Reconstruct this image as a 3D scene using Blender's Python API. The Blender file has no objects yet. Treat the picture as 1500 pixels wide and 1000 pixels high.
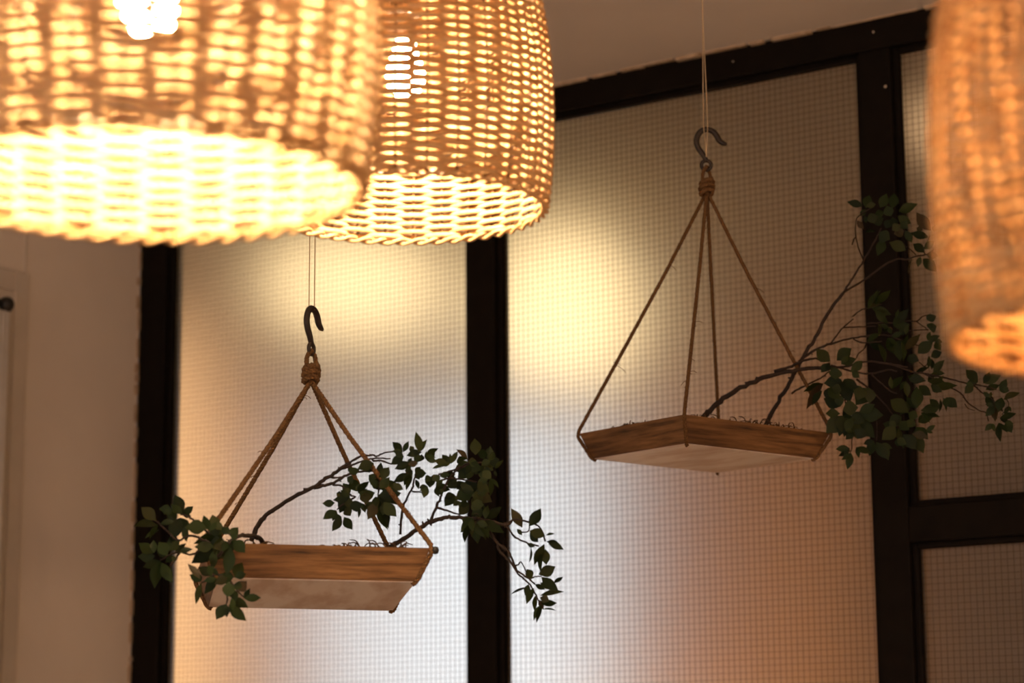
import bpy, math, random
import numpy as np
from mathutils import Vector, Matrix

S = bpy.context.scene
COL = S.collection
R = math.radians

# ------------------------------------------------------------------ camera
F = 50 / 22.3 * 1500                      # focal length in pixels of the 1500x1000 frame
CAM = np.array([0.0, 0.0, 1.5])
fw = np.array([-0.54579165, 0.81543828, 0.19280013])
rt = np.array([0.83029431, 0.55728656, -0.00656169])
up = np.array([0.11279558, -0.15649953, 0.98121611])
cd = bpy.data.cameras.new('camera')
cam = bpy.data.objects.new('camera', cd)
COL.objects.link(cam)
cam.matrix_world = Matrix(((rt[0], up[0], -fw[0], CAM[0]), (rt[1], up[1], -fw[1], CAM[1]),
                           (rt[2], up[2], -fw[2], CAM[2]), (0, 0, 0, 1)))
cd.sensor_fit = 'HORIZONTAL'
cd.sensor_width = 22.3
cd.lens = 50
cd.clip_start = 0.05
cd.dof.use_dof = True
cd.dof.focus_distance = 3.2
cd.dof.aperture_fstop = 2.9
cd.dof.aperture_blades = 8
S.camera = cam

# ------------------------------------------------------------------ world, exposure
w = bpy.data.worlds.new('world')
S.world = w
w.use_nodes = True
w.node_tree.nodes['Background'].inputs[0].default_value = (0.80, 0.88, 1.0, 1)
w.node_tree.nodes['Background'].inputs[1].default_value = 1.0
S.view_settings.view_transform = 'Standard'
S.view_settings.look = 'None'
S.view_settings.gamma = 1
S.view_settings.use_curve_mapping = False
S.view_settings.exposure = 0.0
cy = S.cycles
cy.use_denoising = True
cy.caustics_reflective = False
cy.caustics_refractive = True
cy.sample_clamp_indirect = 6
cy.max_bounces = 10
cy.transmission_bounces = 8
cy.diffuse_bounces = 4

BULB = 820.0           # radiance of the bulbs in the wicker lamps
WARM = (1.0, 0.74, 0.44)
FILL_GLOBE = 80.0           # strength of the unseen globes added to brighten the rooms

# ------------------------------------------------------------------ helpers
rnd = random.Random(7)


def at(x, y, depth):
    """pixel + distance along the view axis -> world point"""
    return CAM + (fw * F + rt * (x - 750) - up * (y - 500)) / F * depth


def on_y(x, y, Y):
    d = fw * F + rt * (x - 750) - up * (y - 500)
    return CAM + d * ((Y - CAM[1]) / d[1])


class MB:
    def __init__(self):
        self.v = []
        self.f = []

    def add(self, verts, faces):
        o = len(self.v)
        self.v += [tuple(map(float, p)) for p in verts]
        self.f += [tuple(i + o for i in q) for q in faces]
        return self

    def box(self, x0, x1, y0, y1, z0, z1):
        vs = [(x, y, z) for z in (z0, z1) for y in (y0, y1) for x in (x0, x1)]
        return self.add(vs, [(0, 2, 3, 1), (4, 5, 7, 6), (0, 1, 5, 4), (2, 6, 7, 3), (0, 4, 6, 2), (1, 3, 7, 5)])

    def hexa(self, a, b):
        """two quads a (bottom) and b (top), same order"""
        return self.add(list(a) + list(b), [(3, 2, 1, 0), (4, 5, 6, 7), (0, 1, 5, 4), (1, 2, 6, 5), (2, 3, 7, 6), (3, 0, 4, 7)])

    def tube(self, pts, rad, n=6, closed=False, caps=True, flat=None):
        P = np.array(pts, float)
        m = len(P)
        rad = np.full(m, rad) if np.isscalar(rad) else np.array(rad, float)
        if closed:
            T = np.roll(P, -1, 0) - np.roll(P, 1, 0)
        else:
            T = np.gradient(P, axis=0)
        T /= np.linalg.norm(T, axis=1)[:, None] + 1e-12
        ref = np.array([0, 0, 1.0]) if abs(T[0][2]) < .9 else np.array([1.0, 0, 0])
        N = np.zeros_like(P)
        nv = ref - T[0] * (ref @ T[0])
        for i in range(m):
            nv = nv - T[i] * (nv @ T[i])
            nv /= np.linalg.norm(nv) + 1e-12
            N[i] = nv
        B = np.cross(T, N)
        a = np.linspace(0, 2 * math.pi, n, endpoint=False)
        V = P[:, None, :] + rad[:, None, None] * (np.cos(a)[None, :, None] * N[:, None, :] + np.sin(a)[None, :, None] * B[:, None, :])
        vs = V.reshape(-1, 3)
        fs = []
        for i in range(m if closed else m - 1):
            j = (i + 1) % m
            for k in range(n):
                l = (k + 1) % n
                fs.append((i * n + k, i * n + l, j * n + l, j * n + k))
        if caps and not closed:
            fs.append(tuple(range(n))[::-1])
            fs.append(tuple((m - 1) * n + k for k in range(n)))
        return self.add(vs, fs)

    def lathe(self, prof, n=24, c=(0, 0, 0)):
        vs, fs = [], []
        for (r_, z) in prof:
            for k in range(n):
                t = 2 * math.pi * k / n
                vs.append((c[0] + r_ * math.cos(t), c[1] + r_ * math.sin(t), c[2] + z))
        for i in range(len(prof) - 1):
            for k in range(n):
                l = (k + 1) % n
                fs.append((i * n + k, i * n + l, (i + 1) * n + l, (i + 1) * n + k))
        return self.add(vs, fs)

    def mesh(self, name, mat, smooth=False):
        me = bpy.data.meshes.new(name)
        me.from_pydata(self.v, [], self.f)
        if mat:
            me.materials.append(mat)
        if smooth:
            me.polygons.foreach_set('use_smooth', [True] * len(me.polygons))
        me.update()
        return me

    def build(self, name, mat, parent=None, smooth=False, bevel=0):
        """vertices are world coordinates; a parented mesh keeps its place"""
        o = bpy.data.objects.new(name, self.mesh(name, mat, smooth))
        COL.objects.link(o)
        if parent is not None:
            o.parent = parent
            o.matrix_parent_inverse = world_of(parent).inverted()
        if bevel:
            b = o.modifiers.new('bevel', 'BEVEL')
            b.width = bevel
            b.segments = 2
        return o


def world_of(o):
    m = o.matrix_basis.copy()
    while o.parent is not None:
        m = o.parent.matrix_basis @ (o.matrix_parent_inverse @ m)
        o = o.parent
    return m


def tag(o, label=None, cat=None, group=None, kind=None):
    if label: o['label'] = label
    if cat: o['category'] = cat
    if group: o['group'] = group
    if kind: o['kind'] = kind
    return o


def thing(name, loc, label=None, cat=None, group=None, kind=None):
    o = bpy.data.objects.new(name, None)
    o.empty_display_size = .05
    COL.objects.link(o)
    o.location = Vector(loc)
    return tag(o, label, cat, group, kind)


def smooth_path(pts, k=6):
    P = np.array(pts, float)
    if len(P) < 3:
        return np.array([P[0] + (P[-1] - P[0]) * t for t in np.linspace(0, 1, k + 1)])
    E = np.vstack([2 * P[0] - P[1], P, 2 * P[-1] - P[-2]])
    out = []
    for i in range(1, len(E) - 2):
        p0, p1, p2, p3 = E[i - 1:i + 3]
        for t in np.linspace(0, 1, k, endpoint=False):
            out.append(.5 * ((2 * p1) + (-p0 + p2) * t + (2 * p0 - 5 * p1 + 4 * p2 - p3) * t * t + (-p0 + 3 * p1 - 3 * p2 + p3) * t ** 3))
    out.append(P[-1])
    return np.array(out)


# ------------------------------------------------------------------ materials
def new_mat(name):
    m = bpy.data.materials.new(name)
    m.use_nodes = True
    nt = m.node_tree
    return m, nt, nt.nodes['Principled BSDF']


def noise(nt, scale, detail=4, coords='Object', vscale=None, rough=.55):
    tc = nt.nodes.new('ShaderNodeTexCoord')
    mp = nt.nodes.new('ShaderNodeMapping')
    if vscale: mp.inputs['Scale'].default_value = vscale
    n = nt.nodes.new('ShaderNodeTexNoise')
    n.inputs['Scale'].default_value = scale
    n.inputs['Detail'].default_value = detail
    n.inputs['Roughness'].default_value = rough
    nt.links.new(tc.outputs[coords], mp.inputs[0])
    nt.links.new(mp.outputs[0], n.inputs['Vector'])
    return n


def ramp(nt, src, stops):
    r = nt.nodes.new('ShaderNodeValToRGB')
    el = r.color_ramp.elements
    while len(el) < len(stops): el.new(.5)
    for e, (p, c) in zip(el, stops):
        e.position = p
        e.color = (*c, 1)
    nt.links.new(src, r.inputs[0])
    return r


def bump(nt, src, bs, strength, dist):
    b = nt.nodes.new('ShaderNodeBump')
    b.inputs['Strength'].default_value = strength
    b.inputs['Distance'].default_value = dist
    nt.links.new(src, b.inputs['Height'])
    nt.links.new(b.outputs[0], bs.inputs['Normal'])


def simple(name, c0, c1, scale, rough=.6, vscale=None, bstr=0, bdist=.002, spec=.5, metal=0):
    m, nt, bs = new_mat(name)
    n = noise(nt, scale, vscale=vscale)
    r = ramp(nt, n.outputs[0], [(.32, c0), (.68, c1)])
    nt.links.new(r.outputs[0], bs.inputs['Base Color'])
    bs.inputs['Roughness'].default_value = rough
    bs.inputs['Specular IOR Level'].default_value = spec
    bs.inputs['Metallic'].default_value = metal
    if bstr: bump(nt, n.outputs[0], bs, bstr, bdist)
    return m


M = {}
M['plaster'] = simple('plaster', (.74, .68, .62), (.80, .74, .68), 3.0, .85, bstr=.15, bdist=.004)
M['ceiling'] = simple('ceiling_paint', (.76, .71, .67), (.82, .77, .73), 2.0, .9, bstr=.1, bdist=.004)
M['floor'] = simple('floor_concrete', (.44, .38, .32), (.54, .47, .40), 2.0, .7)
M['steel'] = simple('black_steel', (.0045, .003, .0022), (.008, .0055, .004), 30, .6, bstr=.1, bdist=.001, spec=.12)
M['wire'] = simple('grid_wire', (.09, .07, .05), (.12, .10, .075), 40, .6)
M['iron'] = simple('forged_iron', (.010, .0065, .006), (.025, .016, .014), 180, .5, bstr=.3, bdist=.0006)
M['line'] = simple('nylon_line', (.45, .36, .24), (.55, .45, .32), 50, .4)
M['bark'] = simple('branch_bark', (.012, .007, .005), (.032, .019, .014), 120, .8, bstr=.5, bdist=.001)
M['moss'] = simple('dry_moss', (.035, .018, .010), (.10, .055, .028), 90, .95)
M['white_trim'] = simple('white_trim_paint', (.60, .55, .49), (.66, .61, .55), 8, .6)
M['curtain'] = simple('white_cloth', (.76, .74, .72), (.84, .82, .80), 30, .9, bstr=.1)
M['black'] = simple('black_enamel', (.012, .011, .010), (.02, .018, .016), 20, .4)
M['brass'] = simple('socket_bakelite', (.03, .02, .015), (.05, .035, .025), 30, .4)
M['caulk'] = simple('old_caulk', (.40, .30, .20), (.60, .48, .36), 60, .8, bstr=.5)
M['brown_wall'] = simple('brown_wall', (.55, .31, .15), (.65, .38, .19), 2.0, .8)
M['plum_wall'] = simple('plum_wall', (.085, .06, .06), (.11, .08, .078), 2.0, .8)
M['olive'] = simple('olive_ceiling', (.25, .185, .10), (.30, .225, .13), 2.0, .8)

# wood of the trays
m, nt, bs = new_mat('tray_wood')
n1 = noise(nt, 26, 8, vscale=(.4, 4, 6.5), rough=.65)
n2 = noise(nt, 9, 3, vscale=(.7, 2, 3.5))
r1 = ramp(nt, n1.outputs[0], [(.30, (.022, .010, .004)), (.43, (.12, .056, .018)), (.58, (.22, .112, .042)), (.75, (.30, .165, .07))])
r2 = ramp(nt, n2.outputs[0], [(.3, (.55, .5, .48)), (.6, (1, 1, 1))])
mx = nt.nodes.new('ShaderNodeMixRGB'); mx.blend_type = 'MULTIPLY'; mx.inputs[0].default_value = 1
nt.links.new(r1.outputs[0], mx.inputs[1]); nt.links.new(r2.outputs[0], mx.inputs[2])
nt.links.new(mx.outputs[0], bs.inputs['Base Color'])
bs.inputs['Roughness'].default_value = .5
bump(nt, n1.outputs[0], bs, .25, .001)
M['wood'] = m
# pale plywood base, grain along the board
m, nt, bs = new_mat('tray_base_ply')
n1 = noise(nt, 12, 5, vscale=(1.8, .5, 1))
r1 = ramp(nt, n1.outputs[0], [(.40, (.56, .46, .40)), (.58, (.80, .77, .75))])
nt.links.new(r1.outputs[0], bs.inputs['Base Color'])
bs.inputs['Roughness'].default_value = .38
M['ply'] = m

# jute rope
m, nt, bs = new_mat('jute')
n1 = noise(nt, 420, 3)
r1 = ramp(nt, n1.outputs[0], [(.3, (.085, .046, .021)), (.7, (.21, .120, .056))])
nt.links.new(r1.outputs[0], bs.inputs['Base Color'])
bs.inputs['Roughness'].default_value = .95
bs.inputs['Specular IOR Level'].default_value = .1
bump(nt, n1.outputs[0], bs, .6, .001)
M['jute'] = m

# leaves: each its own green
m, nt, bs = new_mat('leaf_green')
oi = nt.nodes.new('ShaderNodeObjectInfo')
r1 = ramp(nt, oi.outputs['Random'], [(0, (.007, .016, .004)), (.35, (.012, .026, .006)), (.7, (.020, .036, .008)), (.93, (.028, .038, .011)), (1, (.045, .030, .017))])
nt.links.new(r1.outputs[0], bs.inputs['Base Color'])
bs.inputs['Roughness'].default_value = .5
bs.inputs['Specular IOR Level'].default_value = .22
tr = nt.nodes.new('ShaderNodeBsdfTranslucent')
mxs = nt.nodes.new('ShaderNodeMixShader'); mxs.inputs[0].default_value = .22
gm = nt.nodes.new('ShaderNodeMixRGB'); gm.blend_type = 'MULTIPLY'; gm.inputs[0].default_value = 1; gm.inputs[2].default_value = (1.6, 1.7, .8, 1)
nt.links.new(r1.outputs[0], gm.inputs[1]); nt.links.new(gm.outputs[0], tr.inputs[0])
nt.links.new(bs.outputs[0], mxs.inputs[1]); nt.links.new(tr.outputs[0], mxs.inputs[2])
nt.links.new(mxs.outputs[0], nt.nodes['Material Output'].inputs[0])
M['leaf'] = m


# wicker: thin cane that lets light through
def wicker(name, stops, trans, tcol):
    m, nt, bs = new_mat(name)
    oi = nt.nodes.new('ShaderNodeObjectInfo')
    n1 = noise(nt, 60, 3)
    ad = nt.nodes.new('ShaderNodeMath'); ad.operation = 'MULTIPLY_ADD'; ad.inputs[1].default_value = .5
    nt.links.new(n1.outputs[0], ad.inputs[0])
    a2 = nt.nodes.new('ShaderNodeMath'); a2.operation = 'MULTIPLY'; a2.inputs[1].default_value = .5
    nt.links.new(oi.outputs['Random'], a2.inputs[0]); nt.links.new(a2.outputs[0], ad.inputs[2])
    r1 = ramp(nt, ad.outputs[0], stops)
    nt.links.new(r1.outputs[0], bs.inputs['Base Color'])
    bs.inputs['Roughness'].default_value = .5
    bs.inputs['Specular IOR Level'].default_value = .3
    tr = nt.nodes.new('ShaderNodeBsdfTranslucent')
    gm = nt.nodes.new('ShaderNodeMixRGB'); gm.blend_type = 'MULTIPLY'; gm.inputs[0].default_value = 1; gm.inputs[2].default_value = (*tcol, 1)
    nt.links.new(r1.outputs[0], gm.inputs[1]); nt.links.new(gm.outputs[0], tr.inputs[0])
    ms = nt.nodes.new('ShaderNodeMixShader'); ms.inputs[0].default_value = trans
    nt.links.new(bs.outputs[0], ms.inputs[1]); nt.links.new(tr.outputs[0], ms.inputs[2])
    nt.links.new(ms.outputs[0], nt.nodes['Material Output'].inputs[0])
    return m


M['cane'] = wicker('woven_cane', [(.15, (.44, .25, .095)), (.5, (.60, .38, .18)), (.85, (.68, .48, .26))], .05, (1.3, .75, .3))
M['stake'] = wicker('cane_stake', [(.2, (.13, .06, .022)), (.8, (.20, .10, .04))], .03, (1, .9, .7))


def emit(name, col, strength):
    m, nt, bs = new_mat(name)
    nt.nodes.remove(bs)
    e = nt.nodes.new('ShaderNodeEmission')
    e.inputs[0].default_value = (*col, 1)
    e.inputs[1].default_value = strength
    nt.links.new(e.outputs[0], nt.nodes['Material Output'].inputs[0])
    return m


M['bulb_dim'] = emit('weak_bulb_glow', (1.0, .52, .20), BULB * .30)
M['bulb'] = emit('bulb_glow', WARM, BULB)
M['fill_globe_far'] = emit('far_fill_globe_glow', (1.0, .58, .28), 44)  # glow of the low globes added behind the glass
M['globe'] = emit('fill_globe_glow', (1.0, .58, .30), FILL_GLOBE)
M['sky_pane'] = emit('daylight_pane', (.88, .93, 1.0), 1.65)
M['shade_yellow'] = emit('lit_pendant_shade', (1.0, .73, .38), 3.0)
M['shade_orange'] = emit('lit_fabric_shade', (1.0, .60, .30), 1.9)
M['shade_amber'] = emit('lit_amber_shade', (1.0, .54, .23), 2.2)

# wired, stippled glass
m, nt, bs = new_mat('wired_glass')
bs.inputs['Base Color'].default_value = (.93, .93, .90, 1)
bs.inputs['Transmission Weight'].default_value = 1
bs.inputs['Roughness'].default_value = .32
bs.inputs['IOR'].default_value = 1.30
n1 = noise(nt, 150, 2, vscale=(1, 1, 1.3))
bump(nt, n1.outputs[0], bs, .13, .002)
hz = nt.nodes.new('ShaderNodeBsdfDiffuse'); hz.inputs[0].default_value = (.5, .47, .42, 1)   # grime film
ht = nt.nodes.new('ShaderNodeBsdfTranslucent'); ht.inputs[0].default_value = (.8, .78, .72, 1)
h1 = nt.nodes.new('ShaderNodeMixShader'); h1.inputs[0].default_value = .5
h2 = nt.nodes.new('ShaderNodeMixShader'); h2.inputs[0].default_value = .12
nt.links.new(hz.outputs[0], h1.inputs[1]); nt.links.new(ht.outputs[0], h1.inputs[2])
nt.links.new(bs.outputs[0], h2.inputs[1]); nt.links.new(h1.outputs[0], h2.inputs[2])
nt.links.new(h2.outputs[0], nt.nodes['Material Output'].inputs[0])
M['glass'] = m

# ------------------------------------------------------------------ room
D = 3.80        # window wall
XL = -3.572     # left wall
ZC = 2.921      # ceiling
XR, YR = 2.6, -2.6


def struct(name, mb, mat, label=None, parent=None, bevel=0):
    o = mb.build(name, mat, parent, bevel=bevel)
    if parent is None:
        tag(o, label, None, None, 'structure')
    return o


struct('floor', MB().box(XL - .2, XR + .2, YR - .2, D + .05, -.1, 0), M['floor'], 'grey concrete floor of the room')
struct('ceiling', MB().box(XL - .2, XR + .2, YR - .2, D + .05, ZC, ZC + .12), M['ceiling'], 'plain off-white painted ceiling above the lamps')
struct('wall_left', MB().box(XL - .15, XL, YR - .2, D + .05, 0, ZC), M['plaster'], 'off-white plaster wall meeting the black window frame')
struct('wall_right', MB().box(XR, XR + .15, YR - .2, D + .05, 0, ZC), M['plaster'], 'off-white plaster wall opposite the door')
mb = MB()   # rear wall with a wide street opening
mb.box(XL, -2.4, YR - .15, YR, 0, ZC).box(1.9, XR, YR - .15, YR, 0, ZC).box(-2.4, 1.9, YR - .15, YR, 2.45, ZC).box(-2.4, 1.9, YR - .15, YR, 0, .45)
struct('wall_rear', mb, M['plaster'], 'off-white plaster wall with a wide street window')
mb = MB()
for x in (-2.4, -.98, .44, 1.86):
    mb.box(x, x + .05, YR - .10, YR - .04, .45, 2.45)
mb.box(-2.35, 1.86, YR - .10, YR - .04, .45, .50).box(-2.35, 1.86, YR - .10, YR - .04, 2.40, 2.45)
struct('window_2', mb, M['steel'], 'wide black framed street window opening')

# low wall below the partition
struct('wall_back', MB().box(XL, XR, D, D + .07, 0, .62), M['plaster'], 'low plaster wall under the black window frame')

# ---- the black steel window partition
win = thing('window_1', (-2.1, D + .03, .62), 'black steel window partition glazed with stippled wired glass', kind='structure')
DP = .06     # depth of the steel sections
zb = .62
zr0, zr1 = 1.934, 2.0
posts = [(-3.565, -3.491), (-2.656, -2.587), (-1.757, -1.692), (-.73, -.66), (.30, .37), (1.33, 1.40), (2.53, 2.60)]
for a, b in posts:
    MB().box(a, b, D, D + DP, zb, 2.861).build('post', M['steel'], win, bevel=.003)
MB().box(-3.565, 2.60, D - .002, D + DP, 2.861, 2.921).build('head_rail', M['steel'], win, bevel=.003)
MB().box(-3.565, 2.60, D - .002, D + DP, zb, zb + .06).build('sill_rail', M['steel'], win, bevel=.003)
MB().box(XL, -3.565, D + .004, D + DP, zb, 2.921).build('wall_packer', M['steel'], win)
for i in range(2, 6):
    MB().box(posts[i][1], posts[i + 1][0], D, D + DP, zr0, zr1).build('middle_rail', M['steel'], win, bevel=.003)


def glaze(x0, x1, z0, z1):
    b = .011
    g0, g1 = D + .030, D + .036
    for q in ((x0, x0 + b, z0, z1), (x1 - b, x1, z0, z1), (x0 + b, x1 - b, z0, z0 + b), (x0 + b, x1 - b, z1 - b, z1)):
        MB().box(q[0], q[1], D + .012, g0 - .0015, q[2], q[3]).build('glazing_bead', M['steel'], win, bevel=.002)
    pane = MB().box(x0 + .001, x1 - .001, g0, g1, z0 + .001, z1 - .001).build('glass_pane', M['glass'], win)
    wb = MB()
    p, t = .012, .00029
    k = 0
    x = x0 + .004
    while x < x1:
        wb.box(x - t, x + t, g0 - .0014, g0 - .0004, z0, z1)
        x += p
    z = z0 + .005
    while z < z1:
        wb.box(x0, x1, g0 - .0012, g0 - .0002, z - t, z + t)
        z += p
    o = wb.build('wire_grid', M['wire'], pane)
    o['kind'] = 'stuff'


glaze(-3.491, -2.656, zb + .06, 2.861)
glaze(-2.587, -1.757, zb + .06, 2.861)
for i in range(2, 6):
    glaze(posts[i][1], posts[i + 1][0], zr1, 2.861)
    glaze(posts[i][1], posts[i + 1][0], zb + .06, zr0)

# specks of old white paint on the steel
for x, z, r_ in ((-1.702, 2.785, .0028), (-1.722, 2.895, .0020), (-2.02, 2.893, .0016)):
    o = MB().lathe([(.0002, 0), (r_, 0), (r_ * .8, .0008), (.0002, .001)], 8).build('paint_speck', M['white_trim'], win)
    o.data.transform(Matrix.Translation((x, D - .0021, z)) @ Matrix.Rotation(math.pi / 2, 4, 'X'))

# ragged caulk between plaster and steel, left and top
mb = MB()
rr = random.Random(3)
z = .7
while z < 2.9:
    h = rr.uniform(.01, .05)
    mb.box(XL - .001, XL + rr.uniform(.001, .006), D - rr.uniform(.002, .010), D + .005, z, z + h)
    z += h + rr.uniform(0, .03)
struct('trim_1', mb, M['caulk'], 'ragged caulk line where plaster wall meets steel post')
mb = MB()
x = XL
while x < 2.5:
    h = rr.uniform(.02, .10)
    mb.box(x, x + h, D - rr.uniform(.004, .016), D + .003, ZC - rr.uniform(.002, .007), ZC + .001)
    x += h + rr.uniform(0, .02)
struct('trim_2', mb, M['caulk'], 'ragged plaster line where ceiling meets steel head rail')

# ---- door on the left wall with casing, curtain and rod
dr = thing('door_1', (XL, 2.95, 0), 'white door casing on the left plaster wall', kind='structure')
MB().box(XL - .001, XL + .012, 3.407, 3.447, 0, 2.607).build('casing', M['white_trim'], dr, bevel=.003)
MB().box(XL - .001, XL + .012, 2.35, 2.39, 0, 2.607).build('casing', M['white_trim'], dr, bevel=.003)
MB().box(XL - .001, XL + .012, 2.39, 3.407, 2.562, 2.607).build('head_casing', M['white_trim'], dr, bevel=.003)
MB().box(XL - .001, XL + .005, 2.39, 3.407, 0, 2.562).build('door_leaf', M['white_trim'], dr)
MB().box(XL, XL + .003, 3.440, 3.444, 2.607, ZC).build('joint_strip', M['white_trim'], dr)

rod = thing('curtain_rod', (XL + .05, 2.9, 2.518), 'black curtain rod with round end knob across the door casing', 'curtain rod')
MB().tube([(XL + .05, 2.40, 2.518), (XL + .05, 3.338, 2.518)], .008, 10).build('rod', M['black'], rod, True)
kn = MB()
kn.lathe([(.001, -.017), (.009, -.0145), (.0148, -.0085), (.017, 0), (.0148, .0085), (.009, .0145), (.001, .017)], 18)
kn.v = [(x + XL + .05, y + 3.345, z + 2.518) for x, y, z in kn.v]
kn.build('end_knob', M['black'], rod, True)
for y in (2.45, 3.30):
    MB().box(XL + .012, XL + .044, y - .006, y + .006, 2.510, 2.526).build('bracket', M['black'], rod)
mb = MB()
ys = np.linspace(2.42, 3.352, 90)
for i in range(len(ys) - 1):
    f0 = XL + .045 + .008 * math.sin(ys[i] * 55)
    f1 = XL + .045 + .008 * math.sin(ys[i + 1] * 55)
    mb.hexa([(f0, ys[i], .25), (f1, ys[i + 1], .25), (f1 + .002, ys[i + 1], .25), (f0 + .002, ys[i], .25)],
            [(f0, ys[i], 2.503), (f1, ys[i + 1], 2.503), (f1 + .002, ys[i + 1], 2.503), (f0 + .002, ys[i], 2.503)])
tag(mb.build('curtain', M['curtain'], None, True), 'white cloth curtain hanging below the black rod', 'curtain')

# ------------------------------------------------------------------ the room behind the glass
YB = 7.4
struct('wall_beyond_end', MB().box(-3.45, 3.2, YB - .004, YB + .15, 0, 3.1), M['plum_wall'], 'plum end wall of the room behind the glass')
struct('wall_beyond', MB().box(-9.2, -3.45, YB, YB + .15, 0, 3.1), M['brown_wall'], 'brown wall of the room behind the glass')
struct('wall_beyond_left', MB().box(-9.35, -9.2, D + .1, YB + .15, 0, 3.1), M['brown_wall'], 'brown side wall of the room behind the glass')
struct('wall_beyond_right', MB().box(2.7, 2.85, D + .1, YB, 0, 3.1), M['plum_wall'], 'plum side wall of the room behind the glass')
struct('floor_beyond', MB().box(-9.2, 2.85, D + .07, YB, -.1, 0), M['floor'], 'floor of the room behind the glass')
struct('ceiling_beyond', MB().box(-9.35, 2.85, D + .07, YB + .15, 3.1, 3.2), M['olive'], 'dim olive ceiling of the room behind the glass')
struct('wall_beyond_front', MB().box(-9.3, XL - .15, D + .07, D + .13, 0, 3.1), M['plaster'], 'plaster wall beside the partition in the room behind')


def blurred_window(n, pa, pb, mat):
    a = on_y(*pa, YB); b = on_y(*pb, YB)
    x0, x1 = sorted((a[0], b[0])); z0, z1 = sorted((a[2], b[2]))
    z0 = max(z0, .15); z1 = min(z1, 2.95)
    t = thing('window_%d' % n, ((x0 + x1) / 2, YB - .02, z0), 'bright daylight window far behind the stippled glass', kind='structure')
    MB().box(x0, x1, YB - .03, YB - .02, z0, z1).build('pane', mat, t)
    for q in ((x0 - .05, x0, z0 - .05, z1 + .05), (x1, x1 + .05, z0 - .05, z1 + .05), (x0, x1, z0 - .05, z0), (x0, x1, z1, z1 + .05)):
        MB().box(q[0], q[1], YB - .05, YB - .001, q[2], q[3]).build('window_frame', M['white_trim'], t)


blurred_window(3, (475, 600), (900, 1200), M['sky_pane'])


def far_pendant(px, py, Y, rad, hh, mat, label):
    c = on_y(px, py, Y)
    t = thing('pendant_lamp', c, label, 'lamp', 'lit lamps behind the stippled glass')
    MB().lathe([(.02, hh), (rad * .55, hh * .9), (rad * .9, hh * .4), (rad, 0), (rad * .95, -hh * .6), (rad * .8, -hh), (.02, -hh)], 28, c).build('shade', mat, t, True)
    MB().tube([c + (0, 0, hh), (c[0], c[1], 3.1)], .006, 6).build('cord', M['black'], t)
    return t


far_pendant(520, 410, 5.3, .26, .13, M['shade_yellow'], 'glowing yellow pendant lamp blurred behind the left glass pane')
far_pendant(825, 440, 5.3, .20, .20, M['shade_yellow'], 'glowing yellow pendant lamp blurred behind the wide middle pane')
far_pendant(1385, 170, 5.0, .07, .08, M['shade_orange'], 'small amber pendant lamp blurred behind the upper end pane')
far_pendant(225, 800, 5.6, .20, .80, M['shade_amber'], 'amber lamp stretched tall to tint the left glass pane orange')  # height stretched to spread an orange glow over the pane
for x, y, lb in ((-4.35, 6.7, 'added opal fill globe below the panes beside the daylight window'), (-7.3, 6.5, 'added opal fill globe in the far corner behind the glass')):
    t = thing('added_floor_fill_globe', (x, y, 0), lb, 'lamp')  # added below the view to light the brown wall from below
    MB().lathe([(.11 * math.sin(a) + .0005, -.11 * math.cos(a)) for a in np.linspace(0, math.pi, 9)], 16, (x, y, 1.3)).build('globe', M['fill_globe_far'], t, True)
    MB().tube([(x, y, .02), (x, y, 1.20)], .012, 8).build('stand', M['black'], t)
    MB().lathe([(.001, 0), (.14, 0), (.14, .015), (.02, .025), (.001, .025)], 20, (x, y, 0)).build('base', M['black'], t)


# unseen opal globes added to brighten this room and the room behind
for i, (x, y, lb) in enumerate(((-2.3, -.9, 'added opal fill globe near the left plaster wall'), (1.3, 2.3, 'added opal fill globe near the window partition'),
                                (1.3, -.6, 'added opal fill globe near the right plaster wall'), (1.8, 5.6, 'added opal fill globe beyond the end panes'),
                                (-8.2, 5.6, 'added opal fill globe far along the room behind'))):
    t = thing('added_fill_globe', (x, y, 2.05), lb, 'lamp')
    MB().lathe([(.11 * math.sin(a) + .0005, -.11 * math.cos(a)) for a in np.linspace(0, math.pi, 9)], 16, (x, y, 2.05)).build('globe', M['globe'], t, True)
    MB().tube([(x, y, 2.15), (x, y, ZC - .002)], .004, 6).build('cord', M['black'], t)

# ------------------------------------------------------------------ wicker pendant lamps
NST, NROW, PITCH = 30, 74, .0050
HSH = .385


def prof(h):
    r_ = .160 - .67 * (h - .1) ** 2
    if h > .31:
        t = (h - .31) / (HSH - .31)
        r_ *= math.sqrt(max(1 - .82 * t ** 2.2, .05))
    return r_


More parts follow.
